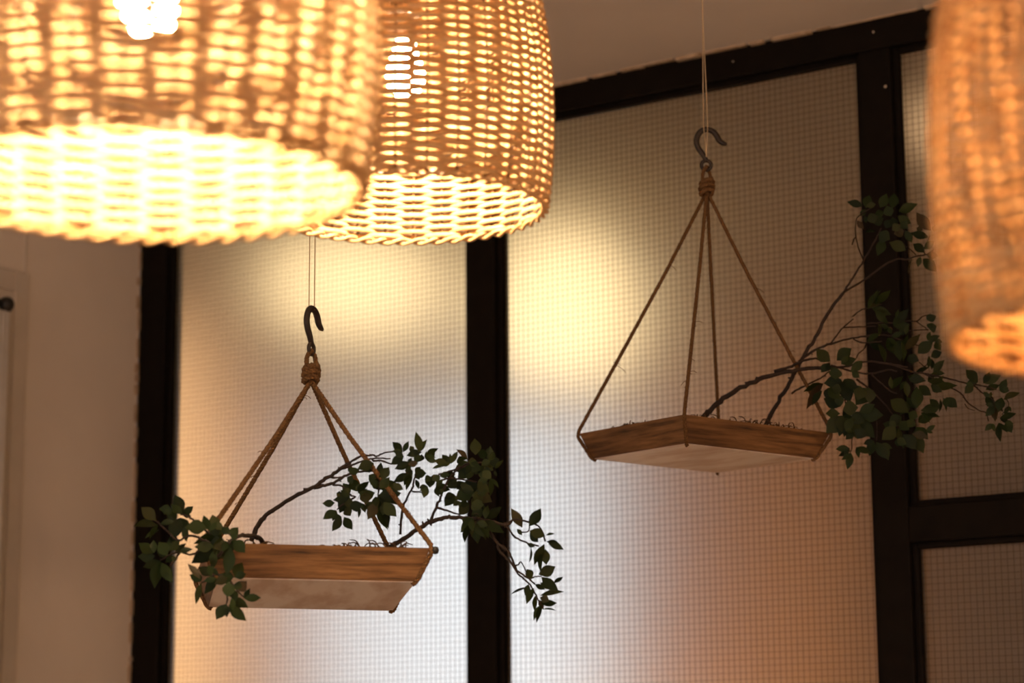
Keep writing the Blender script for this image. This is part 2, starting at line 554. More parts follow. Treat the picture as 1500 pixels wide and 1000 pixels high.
def lamp_meshes():
    rows = []
    rl = random.Random(11)
    for i in range(NROW):
        h = .006 + i * PITCH
        r0 = prof(h)
        n = NST * 4
        th = np.linspace(0, 2 * math.pi, n, endpoint=False)
        ph = math.pi if i % 2 else 0
        amp = .0042 * (r0 / .16)
        rad = r0 + amp * np.cos(th * NST / 2 + ph)
        z = h + .00012 * np.sin(th * 3 + rl.uniform(0, 6)) + .0001 * np.sin(th * 7 + rl.uniform(0, 6))
        P = np.stack([rad * np.cos(th), rad * np.sin(th), z], 1)
        out = np.stack([np.cos(th), np.sin(th), np.zeros(n)], 1)
        upv = np.array([0, 0, 1.0])
        hh, tt = .0030 * rl.uniform(.9, 1.08), .0013
        K = 6
        V = []
        for k in range(K):
            a = 2 * math.pi * k / K
            V.append(P + out * (tt * math.cos(a)) + upv * (hh * math.sin(a)))
        V = np.stack(V, 1).reshape(-1, 3)
        fs = [(a * K + k, ((a + 1) % n) * K + k, ((a + 1) % n) * K + (k + 1) % K, a * K + (k + 1) % K) for a in range(n) for k in range(K)]
        rows.append(MB().add(V, fs).mesh('weaver', M['cane'], True))
    stakes = []
    hs = np.linspace(0, HSH, 26)
    st = MB().tube([(prof(h), 0, h) for h in hs], .0017, 6).mesh('stake', M['stake'], True)
    # braided bottom border: two canes twisted round each other
    th = np.linspace(0, 2 * math.pi, 360, endpoint=False)
    bm = MB()
    for q in (0, math.pi):
        a = th * 24 + q
        rr_ = prof(0) + .0028 * np.cos(a)
        bm.tube(np.stack([rr_ * np.cos(th), rr_ * np.sin(th), -.0002 + .0028 * np.sin(a)], 1), .0022, 6, closed=True)
    rim = bm.mesh('braided_rim', M['cane'], True)
    tr_ = prof(HSH)
    top = MB().lathe([(.012, .003), (tr_ + .006, .003), (tr_ + .006, -.003), (.012, -.003), (.012, .003)], 32).mesh('top_plate', M['stake'])
    bulb = MB().lathe([(.0005, -.030), (.009, -.0285), (.0165, -.0225), (.0208, -.013), (.0215, -.002), (.0185, .010), (.0145, .020), (.0130, .028), (.0130, .036)], 20).mesh('bulb', M['bulb'], True)
    sock = MB().lathe([(.0135, .034), (.019, .036), (.019, .075), (.012, .085), (.0005, .086)], 18).mesh('socket', M['brass'], True)
    return rows, st, rim, top, bulb, sock


rows_m, stake_m, rim_m, top_m, bulb_m, sock_m = lamp_meshes()
dim_m = bulb_m.copy(); dim_m.materials[0] = M['bulb_dim']     # a weaker bulb


def child(name, me, parent, mat):
    o = bpy.data.objects.new(name, me)
    COL.objects.link(o)
    o.parent = parent
    o.matrix_basis = mat
    return o


def wicker_lamp(px, py, depth, rz, label, hb, bm=None):
    c = at(px, py, depth)
    t = thing('wicker_pendant_lamp', c, label, 'lamp', 'woven wicker pendant lamps')
    t.rotation_euler.z = rz
    sh = child('shade', top_m, t, Matrix.Translation((0, 0, HSH)))
    back = Matrix.Translation((0, 0, -HSH))
    for me in rows_m:
        child('weaver', me, sh, back)
    for k in range(NST):
        child('stake', stake_m, sh, back @ Matrix.Rotation(2 * math.pi * k / NST, 4, 'Z'))
    child('braided_rim', rim_m, sh, back)
    child('bulb', bm or bulb_m, t, Matrix.Translation((0, 0, hb)))
    child('socket', sock_m, t, Matrix.Translation((0, 0, hb)))
    L = ZC - c[2]
    child('cord', MB().tube([(0, 0, hb + .08), (0, 0, L - .02)], .0035, 8).mesh('cord', M['black'], True), t, Matrix())
    child('ceiling_rose', MB().lathe([(.004, L - .03), (.04, L - .025), (.05, L - .001), (.001, L - .001)], 24).mesh('ceiling_rose', M['black'], True), t, Matrix())
    return t


wicker_lamp(212, 272, 1.60, .13, 'woven wicker pendant lamp that overlaps another wicker lamp, above the white wall', .140)
wicker_lamp(593, 305, 2.50, .05, 'woven wicker pendant lamp in front of the middle window post', .155)
wicker_lamp(1764, 484, 1.42, .3, 'dimmer woven wicker pendant lamp overlapping the leaves of the tall branch', .16, dim_m)


# ------------------------------------------------------------------ hanging planters
SB, FL, HT = .25, .0158, .0413


def rope_tube(mb, pts, rad, turns_per_m=70, tight=False):
    P = np.array(pts, float) if tight else smooth_path(pts, 10)
    seg = np.linalg.norm(np.diff(P, axis=0), axis=1)
    s = np.concatenate([[0], np.cumsum(seg)])
    n = max(8, int(s[-1] / .0032))
    u_ = np.linspace(0, s[-1], n)
    Q = np.stack([np.interp(u_, s, P[:, k]) for k in range(3)], 1)
    T = np.gradient(Q, axis=0)
    T /= np.linalg.norm(T, axis=1)[:, None]
    nv = np.array([1.0, 0, 0]) if abs(T[0][0]) < .8 else np.array([0, 1.0, 0])
    N = []
    for i in range(n):
        nv = nv - T[i] * (nv @ T[i]); nv /= np.linalg.norm(nv); N.append(nv)
    N = np.array(N); B = np.cross(T, N)
    for k in range(3):
        a = u_ * turns_per_m * 2 * math.pi + k * 2 * math.pi / 3
        mb.tube(Q + (np.cos(a)[:, None] * N + np.sin(a)[:, None] * B) * rad * .5, rad * .56, 5)


def planter(center, yaw, ax, ay, hook_c, hook_yaw, rope_r, kscale, label, line_top_sep):
    t = thing('hanging_planter', center, label, 'planter', 'wooden tray planters hung on jute rope')
    Rm = Matrix.Rotation(yaw, 4, 'Z') @ Matrix.Rotation(ax, 4, 'X') @ Matrix.Rotation(ay, 4, 'Y')
    W = Matrix.Translation(Vector(center)) @ Rm
    th = .010
    hb = SB / 2
    # base board carries the sides; local coordinates so the grain follows each board
    tray = child('base_board', MB().box(-hb + .001, hb - .001, -hb + .001, hb - .001, 0, .007).mesh('base_board', M['ply']), t, Rm)
    side = MB()
    o_ = hb + FL
    g = .0004
    side.hexa([(-hb + g, -hb, 0.001), (hb - g, -hb, 0.001), (hb - th, -hb + th, 0.001), (-hb + th, -hb + th, 0.001)],
              [(-o_ + g, -o_, HT), (o_ - g, -o_, HT), (o_ - th, -o_ + th, HT), (-o_ + th, -o_ + th, HT)])
    sm = side.mesh('side_board', M['wood'])
    for k in range(4):
        child('side_board', sm, tray, Matrix.Rotation(k * math.pi / 2, 4, 'Z'))
    hook_c = np.array(hook_c)
    # hook: local x-z plane
    zp = [(467, 222), (445, 214), (425, 198), (408, 165), (385, 142), (352, 134), (320, 148), (302, 180), (299, 215), (312, 248), (332, 278), (346, 305), (350, 316)]
    hp = [((x - 350) * .00029 * kscale, 0, -(y - 340) * .00029 * kscale) for x, y in zp]
    P = smooth_path(hp, 5)
    rad = np.interp(np.linspace(0, 1, len(P)), [0, .06, .2, .8, 1], [.0024, .0040, .0048, .0046, .0038]) * kscale
    hm = MB().tube(P, rad, 10)
    a = np.linspace(0, 2 * math.pi, 24, endpoint=False)
    hm.tube(np.stack([.0078 * kscale * np.cos(a), 0 * a, .0078 * kscale * np.sin(a)], 1), .0031 * kscale, 8, closed=True)
    child('hook', hm.mesh('hook', M['iron'], True), t, Matrix.Translation(Vector(hook_c - np.array(center))) @ Matrix.Rotation(hook_yaw, 4, 'Z'))
    # knot below the eye
    kc = hook_c + np.array([0, 0, -.0365 * kscale])
    kb = MB()
    tt = np.linspace(0, 1, 70)
    an = tt * 2 * math.pi * 3.2
    rk = .0068 + .0022 * np.sin(tt * math.pi)
    rk = rk * 1.15
    q = np.stack([rk * np.cos(an), rk * np.sin(an), .0125 * (1 - 2 * tt) + .0045 * np.cos(an + .8)], 1) * kscale
    cyaw, syaw = math.cos(YAWC), math.sin(YAWC)
    q = np.stack([q[:, 0] * cyaw - q[:, 1] * syaw, q[:, 0] * syaw + q[:, 1] * cyaw, q[:, 2]], 1)
    rope_tube(kb, kc + q, rope_r * 1.15)
    rope_tube(kb, [kc + (0, 0, .013 * kscale), kc, kc - (0, 0, .016 * kscale)], rope_r * 1.25)
    kb.build('knot', M['jute'], t, True)
    lb = MB()
    side_v = np.array([-syaw, cyaw, 0]) * .004
    sv = np.array([cyaw, syaw, 0]) * .0062 * kscale
    rope_tube(lb, [kc + sv + (0, 0, .006), hook_c + sv * .9 + side_v + (0, 0, -.012 * kscale), hook_c + side_v * 1.2 + (0, 0, -.0035), hook_c - side_v * 1.0 + (0, 0, -.0035), hook_c - sv * .9 - side_v + (0, 0, -.012 * kscale), kc - sv + (0, 0, .006)], rope_r * .9)
    lb.build('rope_loop', M['jute'], t, True)
    # four ropes over the corners
    kbtm = kc + np.array([0, 0, -.015 * kscale])
    for k, (sx, sy) in enumerate(((-1, -1), (1, -1), (1, 1), (-1, 1))):
        e = .0012
        p1 = np.array(W @ Vector((sx * (o_ + e * .4), sy * (o_ + e * .4), HT + .004)))
        p2 = np.array(W @ Vector((sx * (o_ + e), sy * (o_ + e), HT - .006)))
        p3 = np.array(W @ Vector((sx * (hb + e), sy * (hb + e), .002)))
        p4 = np.array(W @ Vector((sx * (hb - .004), sy * (hb - .004), -.002)))
        rb = MB()
        dr_ = (p1 - kbtm)
        sag = np.array([0, 0, -.001])
        st_ = kbtm + np.array([dr_[0], dr_[1], 0]) * .02
        rope_tube(rb, [st_, kbtm + dr_ * .33 + sag, kbtm + dr_ * .66 + sag, p1 - dr_ * .02, p1, p2, p3, p4], rope_r * .88, 70, True)
        # a few loose fibres
        fr = random.Random(int(k * 17 + 100 * yaw))
        for _ in range(7):
            u_ = fr.uniform(.05, .95)
            b0 = kbtm + dr_ * u_ + sag
            d_ = np.array([fr.uniform(-1, 1), fr.uniform(-1, 1), fr.uniform(-1, .3)]) * fr.uniform(.006, .014)
            rb.tube(smooth_path([b0, b0 + d_ * .6 + (0, 0, .002), b0 + d_], 4), .00045, 4)
        rb.build('rope', M['jute'], t, True)
    # nylon line to the ceiling
    top = np.array([hook_c[0], hook_c[1], ZC])
    rv = np.array([cyaw, syaw, 0])
    ctop = hook_c + np.array([0, 0, .0575 * kscale])
    if line_top_sep > 0:
        for s in (-1, 1):
            MB().tube([top + rv * s * line_top_sep, ctop + rv * s * .0036], .0008, 5).build('line', M['line'], t)
    else:
        for s in (-1, 1):
            MB().tube(smooth_path([top, top + (0, 0, -.2) + rv * s * .0006, ctop + (0, 0, .02) + rv * s * .0032 - side_v, ctop + (0, 0, -.02) + rv * s * .0012 - side_v * 1.4, hook_c + (0, 0, .012) - side_v * .9]), .0008, 5).build('line', M['line'], t)
    MB().lathe([(.012, ZC - .001), (.012, ZC - .004), (.003, ZC - .006), (.003, ZC - .016), (.0005, ZC - .017)], 14, (top[0], top[1], 0)).build('ceiling_screw', M['iron'], t, True)
    return t, W


YAWC = R(33.8)
hl = at(456, 511, 3.045)
plL, WL = planter((-1.88726, 2.33997, 1.75389), R(43.458), R(-3.8), R(.777), hl, YAWC + R(67), .0041, .92,
                  'lower-hung wooden tray planter on jute ropes, sprays of leaves at both ends', .0034)
hr = at(1034.6, 242, 3.69)
plR, WR = planter((-1.74380, 3.14291, 2.01307), R(66.198), R(1.807), R(1.168), hr, YAWC, .0038, 1.0,
                  'higher-hung wooden tray planter on jute ropes, leafy branches at one corner', 0)
p = np.array(WL @ Vector((SB / 2 + FL + .006, -SB / 2 - FL - .001, HT - .003)))
nb = MB().lathe([(.0005, -.005), (.0036, -.004), (.005, 0), (.0036, .004), (.0005, .005)], 12, p)
nb.build('rope_end', M['black'], plL, True)


# dry moss filling each tray
def moss(W, seed, label):
    rm = random.Random(seed)
    mb = MB()
    o_ = SB / 2 + FL - .014
    N = 14
    vs, fs = [], []
    for i in range(N + 1):
        for j in range(N + 1):
            x = -o_ + 2 * o_ * i / N; y = -o_ + 2 * o_ * j / N
            e = min(i, j, N - i, N - j)
            vs.append(W @ Vector((x, y, HT - .006 + (0 if e == 0 else rm.uniform(-.002, .006)))))
    for i in range(N):
        for j in range(N):
            a = i * (N + 1) + j
            fs.append((a, a + N + 1, a + N + 2, a + 1))
    mb.add(vs, fs)
    clumps = [(rm.uniform(-o_, o_) * .92, rm.uniform(-o_, o_) * .92) for _ in range(26)]
    for _ in range(520):
        cx, cyy = clumps[rm.randrange(len(clumps))]
        x = min(max(cx + rm.gauss(0, .014), -o_), o_); y = min(max(cyy + rm.gauss(0, .014), -o_), o_)
        b0 = np.array((x, y, HT - .004))
        d_ = np.array([rm.uniform(-1, 1), rm.uniform(-1, 1), rm.uniform(.3, 1.1)])
        d_ *= rm.uniform(.006, .020)
        md = b0 + d_ * .6 + np.array([0, 0, .004])
        pts = [np.array(W @ Vector(q)) for q in (b0, md, b0 + d_ * np.array([1.3, 1.3, .9]))]
        mb.tube(smooth_path(pts, 3), [.0011, .0011, .001, .0009, .0008, .0007, .0005], 4)
    return tag(mb.build('dry_moss', M['moss']), label, 'moss', None, 'stuff')


moss(WL, 5, 'dry brown moss in the lower-hung wooden tray')
moss(WR, 9, 'dry brown moss in the higher-hung tray')


# ------------------------------------------------------------------ branches and leaves
def leaf_mesh(seed):
    rl = random.Random(seed)
    ts = [0, .10, .22, .38, .55, .72, .87, 1.0]
    wd = [.02, .17, .35, .49, .49, .36, .16, .003]
    fold = rl.uniform(.10, .22)
    curl = rl.uniform(.05, .22)
    vs, fs = [], []
    for t, w_ in zip(ts, wd):
        z0 = -curl * (t - .3) ** 2
        bend = .05 * math.sin(t * math.pi) * (1 if seed % 2 else -1)
        vs += [(bend - w_, t, z0 + fold * w_ * .55), (bend, t, z0), (bend + w_, t, z0 + fold * w_ * .55)]
    for i in range(len(ts) - 1):
        a = i * 3
        fs += [(a, a + 1, a + 4, a + 3), (a + 1, a + 2, a + 5, a + 4)]
    return MB().add(vs, fs).mesh('leaf', M['leaf'], True)


LEAVES = [leaf_mesh(k) for k in range(5)]
rb_ = random.Random(21)


class Branch:
    def __init__(self, base_px, d0, slope, label, fn=None):
        self.fn = fn
        self.d0, self.x0, self.slope = d0, base_px[0], slope
        self.base = at(*base_px, d0)
        self.t = thing('leafy_branch', self.base, label, 'branch', 'artificial leafy branches stuck in the trays')

    def dep(self, x, y=0):
        if self.fn: return self.fn(x, y)
        return self.d0 + self.slope * (x - self.x0)

    def stem(self, pts, r0, r1, name='twig', dz=0.0, ox=0, oy=0, s=1.0, start=None):
        P = []
        for i, (x, y) in enumerate(pts):
            X, Y = ox + x / s, oy + y / s
            P.append(at(X, Y, self.dep(X, Y) + dz * (i / max(1, len(pts) - 1))))
        if start is not None:
            P[0] = np.array(start)
        Q = smooth_path(P, 5)
        n = len(Q)
        rad = np.linspace(r0, r1, n) * np.array([1 + .22 * (rb_.random() - .4) for _ in range(n)])
        Q[1:-1] += np.array([[rb_.uniform(-1, 1) * r0 * .3 for _ in range(3)] for _ in range(n - 2)])
        mb = MB().tube(Q, rad, 6)
        # buds
        for _ in range(max(1, n // 7)):
            i = rb_.randrange(n - 1)
            d_ = np.array([rb_.uniform(-1, 1) for _ in range(3)]); d_ /= np.linalg.norm(d_)
            mb.tube([Q[i], Q[i] + d_ * rad[i] * 2.3], [rad[i] * .8, rad[i] * .35], 5)
        return mb.build(name, M['bark'], self.t, True)

    def leaves(self, ox, oy, s, lst, dz=0.0, spread=.03, fill=1):
        loc = Vector(self.t.location)
        lst = list(lst)
        for (bx, by, tx, ty, w_) in list(lst):     # shorter leaves behind each spray
            for _ in range(fill):
                if w_ < 40 or rb_.random() > .75: continue
                an = rb_.choice((-1, 1)) * rb_.uniform(.5, 1.1)
                dx, dy = (tx - bx) * .7, (ty - by) * .7
                lst.append((bx, by, bx + dx * math.cos(an) - dy * math.sin(an), by + dx * math.sin(an) + dy * math.cos(an), w_ * .68))
        for (bx, by, tx, ty, w_) in lst:
            X0, Y0, X1, Y1 = ox + bx / s, oy + by / s, ox + tx / s, oy + ty / s
            dd = self.dep(X0, max(Y0, Y1)) + dz + rb_.uniform(-spread, spread)
            pl = math.hypot(X1 - X0, Y1 - Y0)
            tilt = rb_.uniform(-.35, .35) * pl * dd / F
            a = at(X0, Y0, dd); b = at(X1, Y1, dd + tilt)
            L = b - a
            view = (a + b) / 2 - CAM; view /= np.linalg.norm(view)
            ln = np.linalg.norm(L)
            Wv = np.cross(L / ln, view); Wv /= np.linalg.norm(Wv)
            wm = 1.03 * w_ / s * dd / F
            natural = ln * .48
            # narrow leaves are leaves turned sideways
            c = min(1.0, wm / max(natural, wm))
            ang = math.acos(max(.12, c)) * rb_.choice((-1, 1)) * .95
            N = np.cross(Wv, L / ln)
            Wr = Wv * math.cos(ang) + N * math.sin(ang)
            Nr = np.cross(Wr, L / ln)
            ww = max(natural, wm) * .98
            if Nr[2] < 0:
                Nr = -Nr; Wr = -Wr
            mt = Matrix(((Wr[0] * ww, L[0], Nr[0] * ln, a[0] - loc.x), (Wr[1] * ww, L[1], Nr[1] * ln, a[1] - loc.y),
                         (Wr[2] * ww, L[2], Nr[2] * ln, a[2] - loc.z), (0, 0, 0, 1)))
            child('leaf', LEAVES[rb_.randrange(5)], self.t, mt)


# -- tray with the long side forward: branch drooping over the near corner
A = Branch((382, 792), 2.96, -.0004, 'leafy branch drooping over the shaded end of the lower-hung tray',
           lambda x, y: float(np.interp(x, [200, 300, 335, 370, 385], [2.84, 2.80, 2.80, 2.86, 2.95])) if y < 803 else 2.80)
k1 = (195, 715, 5.0)


def st(B, k, pts, r0=.0016, r1=.0009, name='twig', dz=0.0, start=None):
    B.stem(pts, r0, r1, name, dz, k[0], k[1], k[2], start)


st(A, k1, [(960, 420), (930, 372), (870, 346), (790, 345), (740, 365), (690, 410), (620, 500), (580, 560), (600, 625)], .0032, .0018, 'stem')
st(A, k1, [(700, 400), (560, 400), (430, 485), (330, 465), (200, 525)])
st(A, k1, [(560, 400), (430, 345), (330, 380), (260, 320), (190, 255), (160, 235)])
st(A, k1, [(560, 330), (450, 240), (390, 200), (345, 190)])
st(A, k1, [(340, 470), (300, 530), (270, 570)])
st(A, k1, [(600, 625), (560, 660), (500, 690)])
st(A, k1, [(600, 625), (690, 660), (775, 760), (815, 800)])
st(A, k1, [(690, 660), (690, 800), (682, 850)])
st(A, k1, [(740, 365), (700, 330), (650, 300)])
A.leaves(*k1, [
    (165, 235, 55, 135, 90), (180, 265, 10, 265, 55), (190, 300, 80, 360, 28), (360, 185, 300, 40, 88), (310, 240, 262, 150, 72),
    (285, 160, 190, 150, 65), (360, 190, 442, 130, 55), (300, 240, 195, 260, 45), (345, 215, 285, 375, 105), (370, 280, 395, 392, 52),
    (330, 380, 235, 425, 70), (155, 470, 40, 400, 80), (160, 495, 35, 500, 85), (250, 490, 185, 390, 92), (200, 530, 152, 725, 92),
    (210, 545, 285, 690, 82), (270, 460, 345, 380, 60), (300, 480, 385, 400, 50), (330, 470, 440, 440, 42), (290, 490, 240, 540, 50),
    (535, 290, 385, 285, 108), (560, 310, 515, 195, 62), (600, 300, 580, 190, 82), (610, 300, 645, 250, 80), (560, 325, 645, 300, 92),
    (650, 350, 445, 395, 80), (650, 340, 540, 330, 80), (660, 370, 560, 410, 75), (700, 335, 650, 285, 62), (710, 345, 770, 285, 70),
    (590, 420, 432, 545, 118), (690, 390, 590, 440, 85), (640, 440, 600, 380, 90), (730, 380, 820, 472, 92), (715, 430, 690, 640, 88),
    (748, 652, 800, 540, 88), (590, 450, 582, 595, 62), (490, 660, 405, 545, 50), (497, 682, 412, 630, 60), (500, 690, 455, 850, 45),
    (575, 640, 475, 575, 72), (612, 660, 525, 772, 70), (690, 655, 600, 700, 72), (692, 795, 700, 680, 95), (735, 650, 620, 670, 70),
    (755, 745, 832, 680, 88), (722, 800, 850, 870, 60), (740, 740, 750, 830, 60), (815, 808, 940, 800, 60), (682, 848, 608, 962, 82), (702, 855, 830, 970, 82),
    (590, 590, 622, 635, 32)], -.01)

# -- arching branch
B = Branch((372, 790), 3.0, -.0002, 'leafy branch arching low across the rear ropes of the lower-hung tray')
k2 = (460, 625, 6.25)
B.stem([(368, 792), (378, 770), (392, 753), (405, 744), (438, 723), (461, 712), (481, 698.6), (500, 686), (513, 677)], .0034, .0024, 'stem')
st(B, k2, [(330, 325), (430, 270), (540, 260), (570, 270), (640, 240), (760, 220)])
st(B, k2, [(0, 560), (80, 540), (180, 515), (300, 440), (430, 410), (560, 400)], .0024, .0012)
st(B, k2, [(250, 385), (400, 330), (540, 290), (700, 290)])
st(B, k2, [(130, 460), (220, 465), (310, 440)], .0014)
st(B, k2, [(170, 530), (260, 545), (330, 620), (380, 640)], .0014)
st(B, k2, [(540, 310), (620, 310), (720, 335), (820, 270)], .0014)
st(B, k2, [(560, 400), (600, 500), (590, 600), (590, 690)], .0014)
st(B, k2, [(380, 640), (250, 720), (210, 760)], .0012)
B.leaves(*k2, [
    (810, 235, 715, 135, 75), (815, 230, 870, 130, 50), (960, 230, 940, 40, 75), (910, 220, 880, 175, 50), (985, 230, 840, 262, 70),
    (820, 270, 705, 345, 85), (870, 320, 740, 385, 80), (880, 430, 720, 500, 75), (860, 340, 955, 330, 62), (900, 450, 840, 580, 40),
    (930, 480, 960, 570, 40), (545, 330, 400, 385, 100), (590, 460, 610, 320, 65), (620, 475, 690, 365, 92), (560, 480, 500, 440, 80),
    (330, 425, 415, 390, 72), (360, 490, 300, 460, 70), (335, 600, 265, 515, 82), (385, 590, 335, 470, 100), (400, 600, 505, 490, 60),
    (520, 530, 570, 430, 85), (330, 640, 175, 670, 82), (230, 640, 235, 585, 50), (190, 695, 75, 700, 70), (205, 765, 82, 845, 82), (250, 820, 165, 955, 82),
    (275, 825, 352, 940, 88), (320, 640, 235, 785, 120), (325, 740, 445, 700, 105), (290, 740, 335, 815, 85), (410, 720, 415, 835, 30),
    (470, 600, 480, 705, 105), (420, 640, 560, 600, 100), (600, 560, 790, 530, 130), (590, 630, 800, 605, 140), (620, 660, 690, 932, 75), (600, 680, 655, 945, 70),
    (640, 690, 755, 820, 112), (565, 690, 490, 850, 100), (590, 700, 540, 820, 75), (450, 700, 470, 785, 52), (720, 520, 820, 575, 70),
    (540, 560, 640, 500, 110), (560, 640, 640, 740, 90)], -.02, .03, 1)

# -- forked branch leaning out past the middle post
Cb = Branch((565, 806), 2.97, -.00015, 'forked leafy branch leaning from the lower-hung tray across the middle post')
k3 = (590, 630, 889 / 160)
k4 = (700, 730, 737 / 140)
Cb.stem([(562, 809), (572, 800), (590, 789), (606, 778.5), (629.6, 764), (649, 758), (660, 757), (682, 758.7), (700, 760)], .0034, .0022, 'stem')
st(Cb, k2, [(790, 985), (805, 790), (835, 680), (900, 560), (915, 480), (960, 400)], .0019, .0011)
st(Cb, k2, [(898, 590), (1000, 600)], .0012)
st(Cb, k3, [(225, 742), (270, 630), (310, 540), (330, 480), (420, 340), (540, 280)], .0020, .0011)
st(Cb, k3, [(280, 630), (380, 660), (460, 685)], .0015)
st(Cb, k3, [(290, 360), (360, 340), (450, 310), (530, 270), (640, 260)], .0013)
st(Cb, k3, [(310, 410), (380, 390), (480, 400), (600, 420)], .0013)
st(Cb, k3, [(600, 720), (720, 740), (840, 770), (889, 740)], .0020, .0014)
st(Cb, k3, [(600, 720), (690, 810), (750, 890), (840, 980)], .0020, .0014)
st(Cb, k4, [(90, 250), (150, 340), (220, 390), (260, 460), (300, 550), (380, 610), (440, 660)], .0019, .0010)
st(Cb, k4, [(150, 345), (165, 400), (250, 490), (310, 580), (390, 650), (440, 730), (480, 820)], .0018, .0010)
st(Cb, k4, [(280, 515), (310, 510), (335, 490), (375, 570), (400, 610)], .0011, .0007)
st(Cb, k4, [(200, 195), (230, 185), (290, 160), (370, 175), (450, 200), (500, 260), (520, 330)], .0015, .0010)
st(Cb, k4, [(215, 205), (240, 240), (290, 300), (390, 345), (470, 365)], .0015, .0010)
st(Cb, k4, [(340, 260), (390, 250), (400, 200)], .0009, .0007)
st(Cb, k4, [(400, 620), (450, 600), (490, 600)], .0009, .0007)
Cb.leaves(*k3, [
    (190, 205, 290, 140, 45), (200, 250, 262, 150, 55), (150, 250, 90, 200, 70), (360, 265, 255, 242, 62), (385, 272, 318, 195, 52), (390, 272, 445, 165, 46),
    (240, 310, 340, 285, 26), (530, 232, 440, 150, 42), (592, 200, 585, 65, 92), (632, 225, 660, 150, 82), (700, 245, 715, 125, 72),
    (700, 265, 785, 235, 90), (750, 312, 815, 240, 32), (745, 330, 765, 378, 22), (470, 275, 462, 205, 48), (545, 275, 415, 335, 82),
    (555, 305, 450, 395, 102), (600, 250, 560, 345, 92), (640, 270, 735, 325, 92), (650, 330, 722, 395, 82), (620, 290, 590, 360, 85),
    (578, 490, 425, 562, 118), (600, 430, 470, 485, 92), (610, 420, 702, 505, 85), (712, 390, 720, 540, 42), (605, 520, 725, 582, 92),
    (590, 500, 650, 570, 90), (420, 522, 342, 618, 88), (462, 575, 410, 615, 48), (200, 455, 170, 552, 62), (232, 380, 220, 465, 82),
    (270, 460, 385, 485, 72), (300, 480, 318, 532, 44), (80, 330, 20, 400, 60), (100, 345, 195, 350, 75), (250, 360, 295, 425, 65),
    (300, 372, 385, 360, 52), (380, 400, 435, 475, 85), (410, 385, 350, 335, 60), (540, 600, 456, 692, 88), (560, 600, 662, 605, 92),
    (560, 690, 655, 640, 92), (500, 420, 440, 480, 80), (560, 722, 470, 832, 82), (542, 760, 500, 912, 52), (572, 735, 610, 925, 92), (602, 745, 662, 872, 82),
    (625, 745, 830, 832, 85), (672, 722, 805, 620, 75), (745, 762, 840, 772, 36), (690, 810, 742, 892, 36), (520, 705, 560, 785, 75)], -.005, .03, 2)
Cb.leaves(*k4, [
    (342, 222, 260, 70, 76), (396, 212, 487, 73, 86), (340, 282, 300, 232, 34), (512, 292, 396, 248, 80), (465, 335, 400, 260, 60), (525, 282, 592, 265, 18),
    (530, 330, 637, 353, 40), (545, 348, 665, 390, 55), (380, 350, 440, 372, 36), (410, 372, 405, 495, 14), (512, 350, 428, 507, 60),
    (520, 390, 528, 512, 75), (512, 380, 470, 572, 32), (470, 585, 600, 522, 90), (415, 618, 374, 540, 66), (490, 605, 622, 712, 80),
    (585, 652, 657, 600, 32), (480, 650, 592, 692, 52), (390, 660, 364, 747, 50), (385, 682, 245, 732, 14), (432, 690, 370, 812, 56),
    (450, 742, 435, 872, 36), (480, 745, 662, 703, 36), (480, 762, 552, 792, 62), (490, 812, 612, 800, 52), (500, 852, 608, 855, 12),
    (482, 820, 422, 938, 36), (497, 820, 448, 957, 36), (470, 780, 505, 855, 42), (440, 660, 520, 700, 40)], 0.0, .02, 0)

# -- higher-hung tray: arching branch
Db = Branch((1040, 606), 3.60, -.00022, 'leafy branch arching out over the rope corner of the higher-hung tray')
k6 = (1160, 480, 773 / 170)
k8 = (1290, 540, 1312 / 210)
Db.stem([(1030, 612), (1040, 602), (1060, 584), (1085, 568), (1120, 553), (1160, 543), (1197, 539), (1216, 533)], .0046, .0026, 'stem')
st(Db, k6, [(-120, 290), (0, 255), (90, 215), (160, 205), (200, 225)], .0024, .0012)
st(Db, k6, [(220, 260), (350, 260), (500, 225), (640, 240), (773, 262)], .0018, .0013)
st(Db, k6, [(260, 250), (430, 295), (530, 305), (640, 280), (700, 290)], .0016, .0011)
st(Db, k6, [(530, 310), (640, 410), (700, 440)], .0014, .0010)
st(Db, k6, [(270, 380), (340, 440), (360, 520)], .0014, .0010)
st(Db, k6, [(430, 340), (520, 410), (600, 490), (660, 560), (700, 640)], .0016, .0010)
st(Db, k6, [(440, 600), (400, 740), (400, 800), (385, 840)], .0011, .0008)
st(Db, k6, [(565, 620), (568, 690), (565, 750)], .0010, .0008)
st(Db, k8, [(85, -50), (300, 30), (400, 40), (600, 85), (800, 135), (930, 155), (1060, 190)], .0016, .0011)
st(Db, k8, [(800, 135), (870, 165), (930, 220), (1040, 300), (1060, 460)], .0013, .0009)
st(Db, k8, [(400, 45), (640, 170), (740, 230), (800, 310), (900, 380), (960, 400), (990, 480)], .0013, .0009)
st(Db, k8, [(770, 320), (800, 360), (860, 380)], .0009, .0007)
st(Db, k8, [(1130, 270), (1160, 290), (1170, 340), (1110, 420)], .0009, .0007)
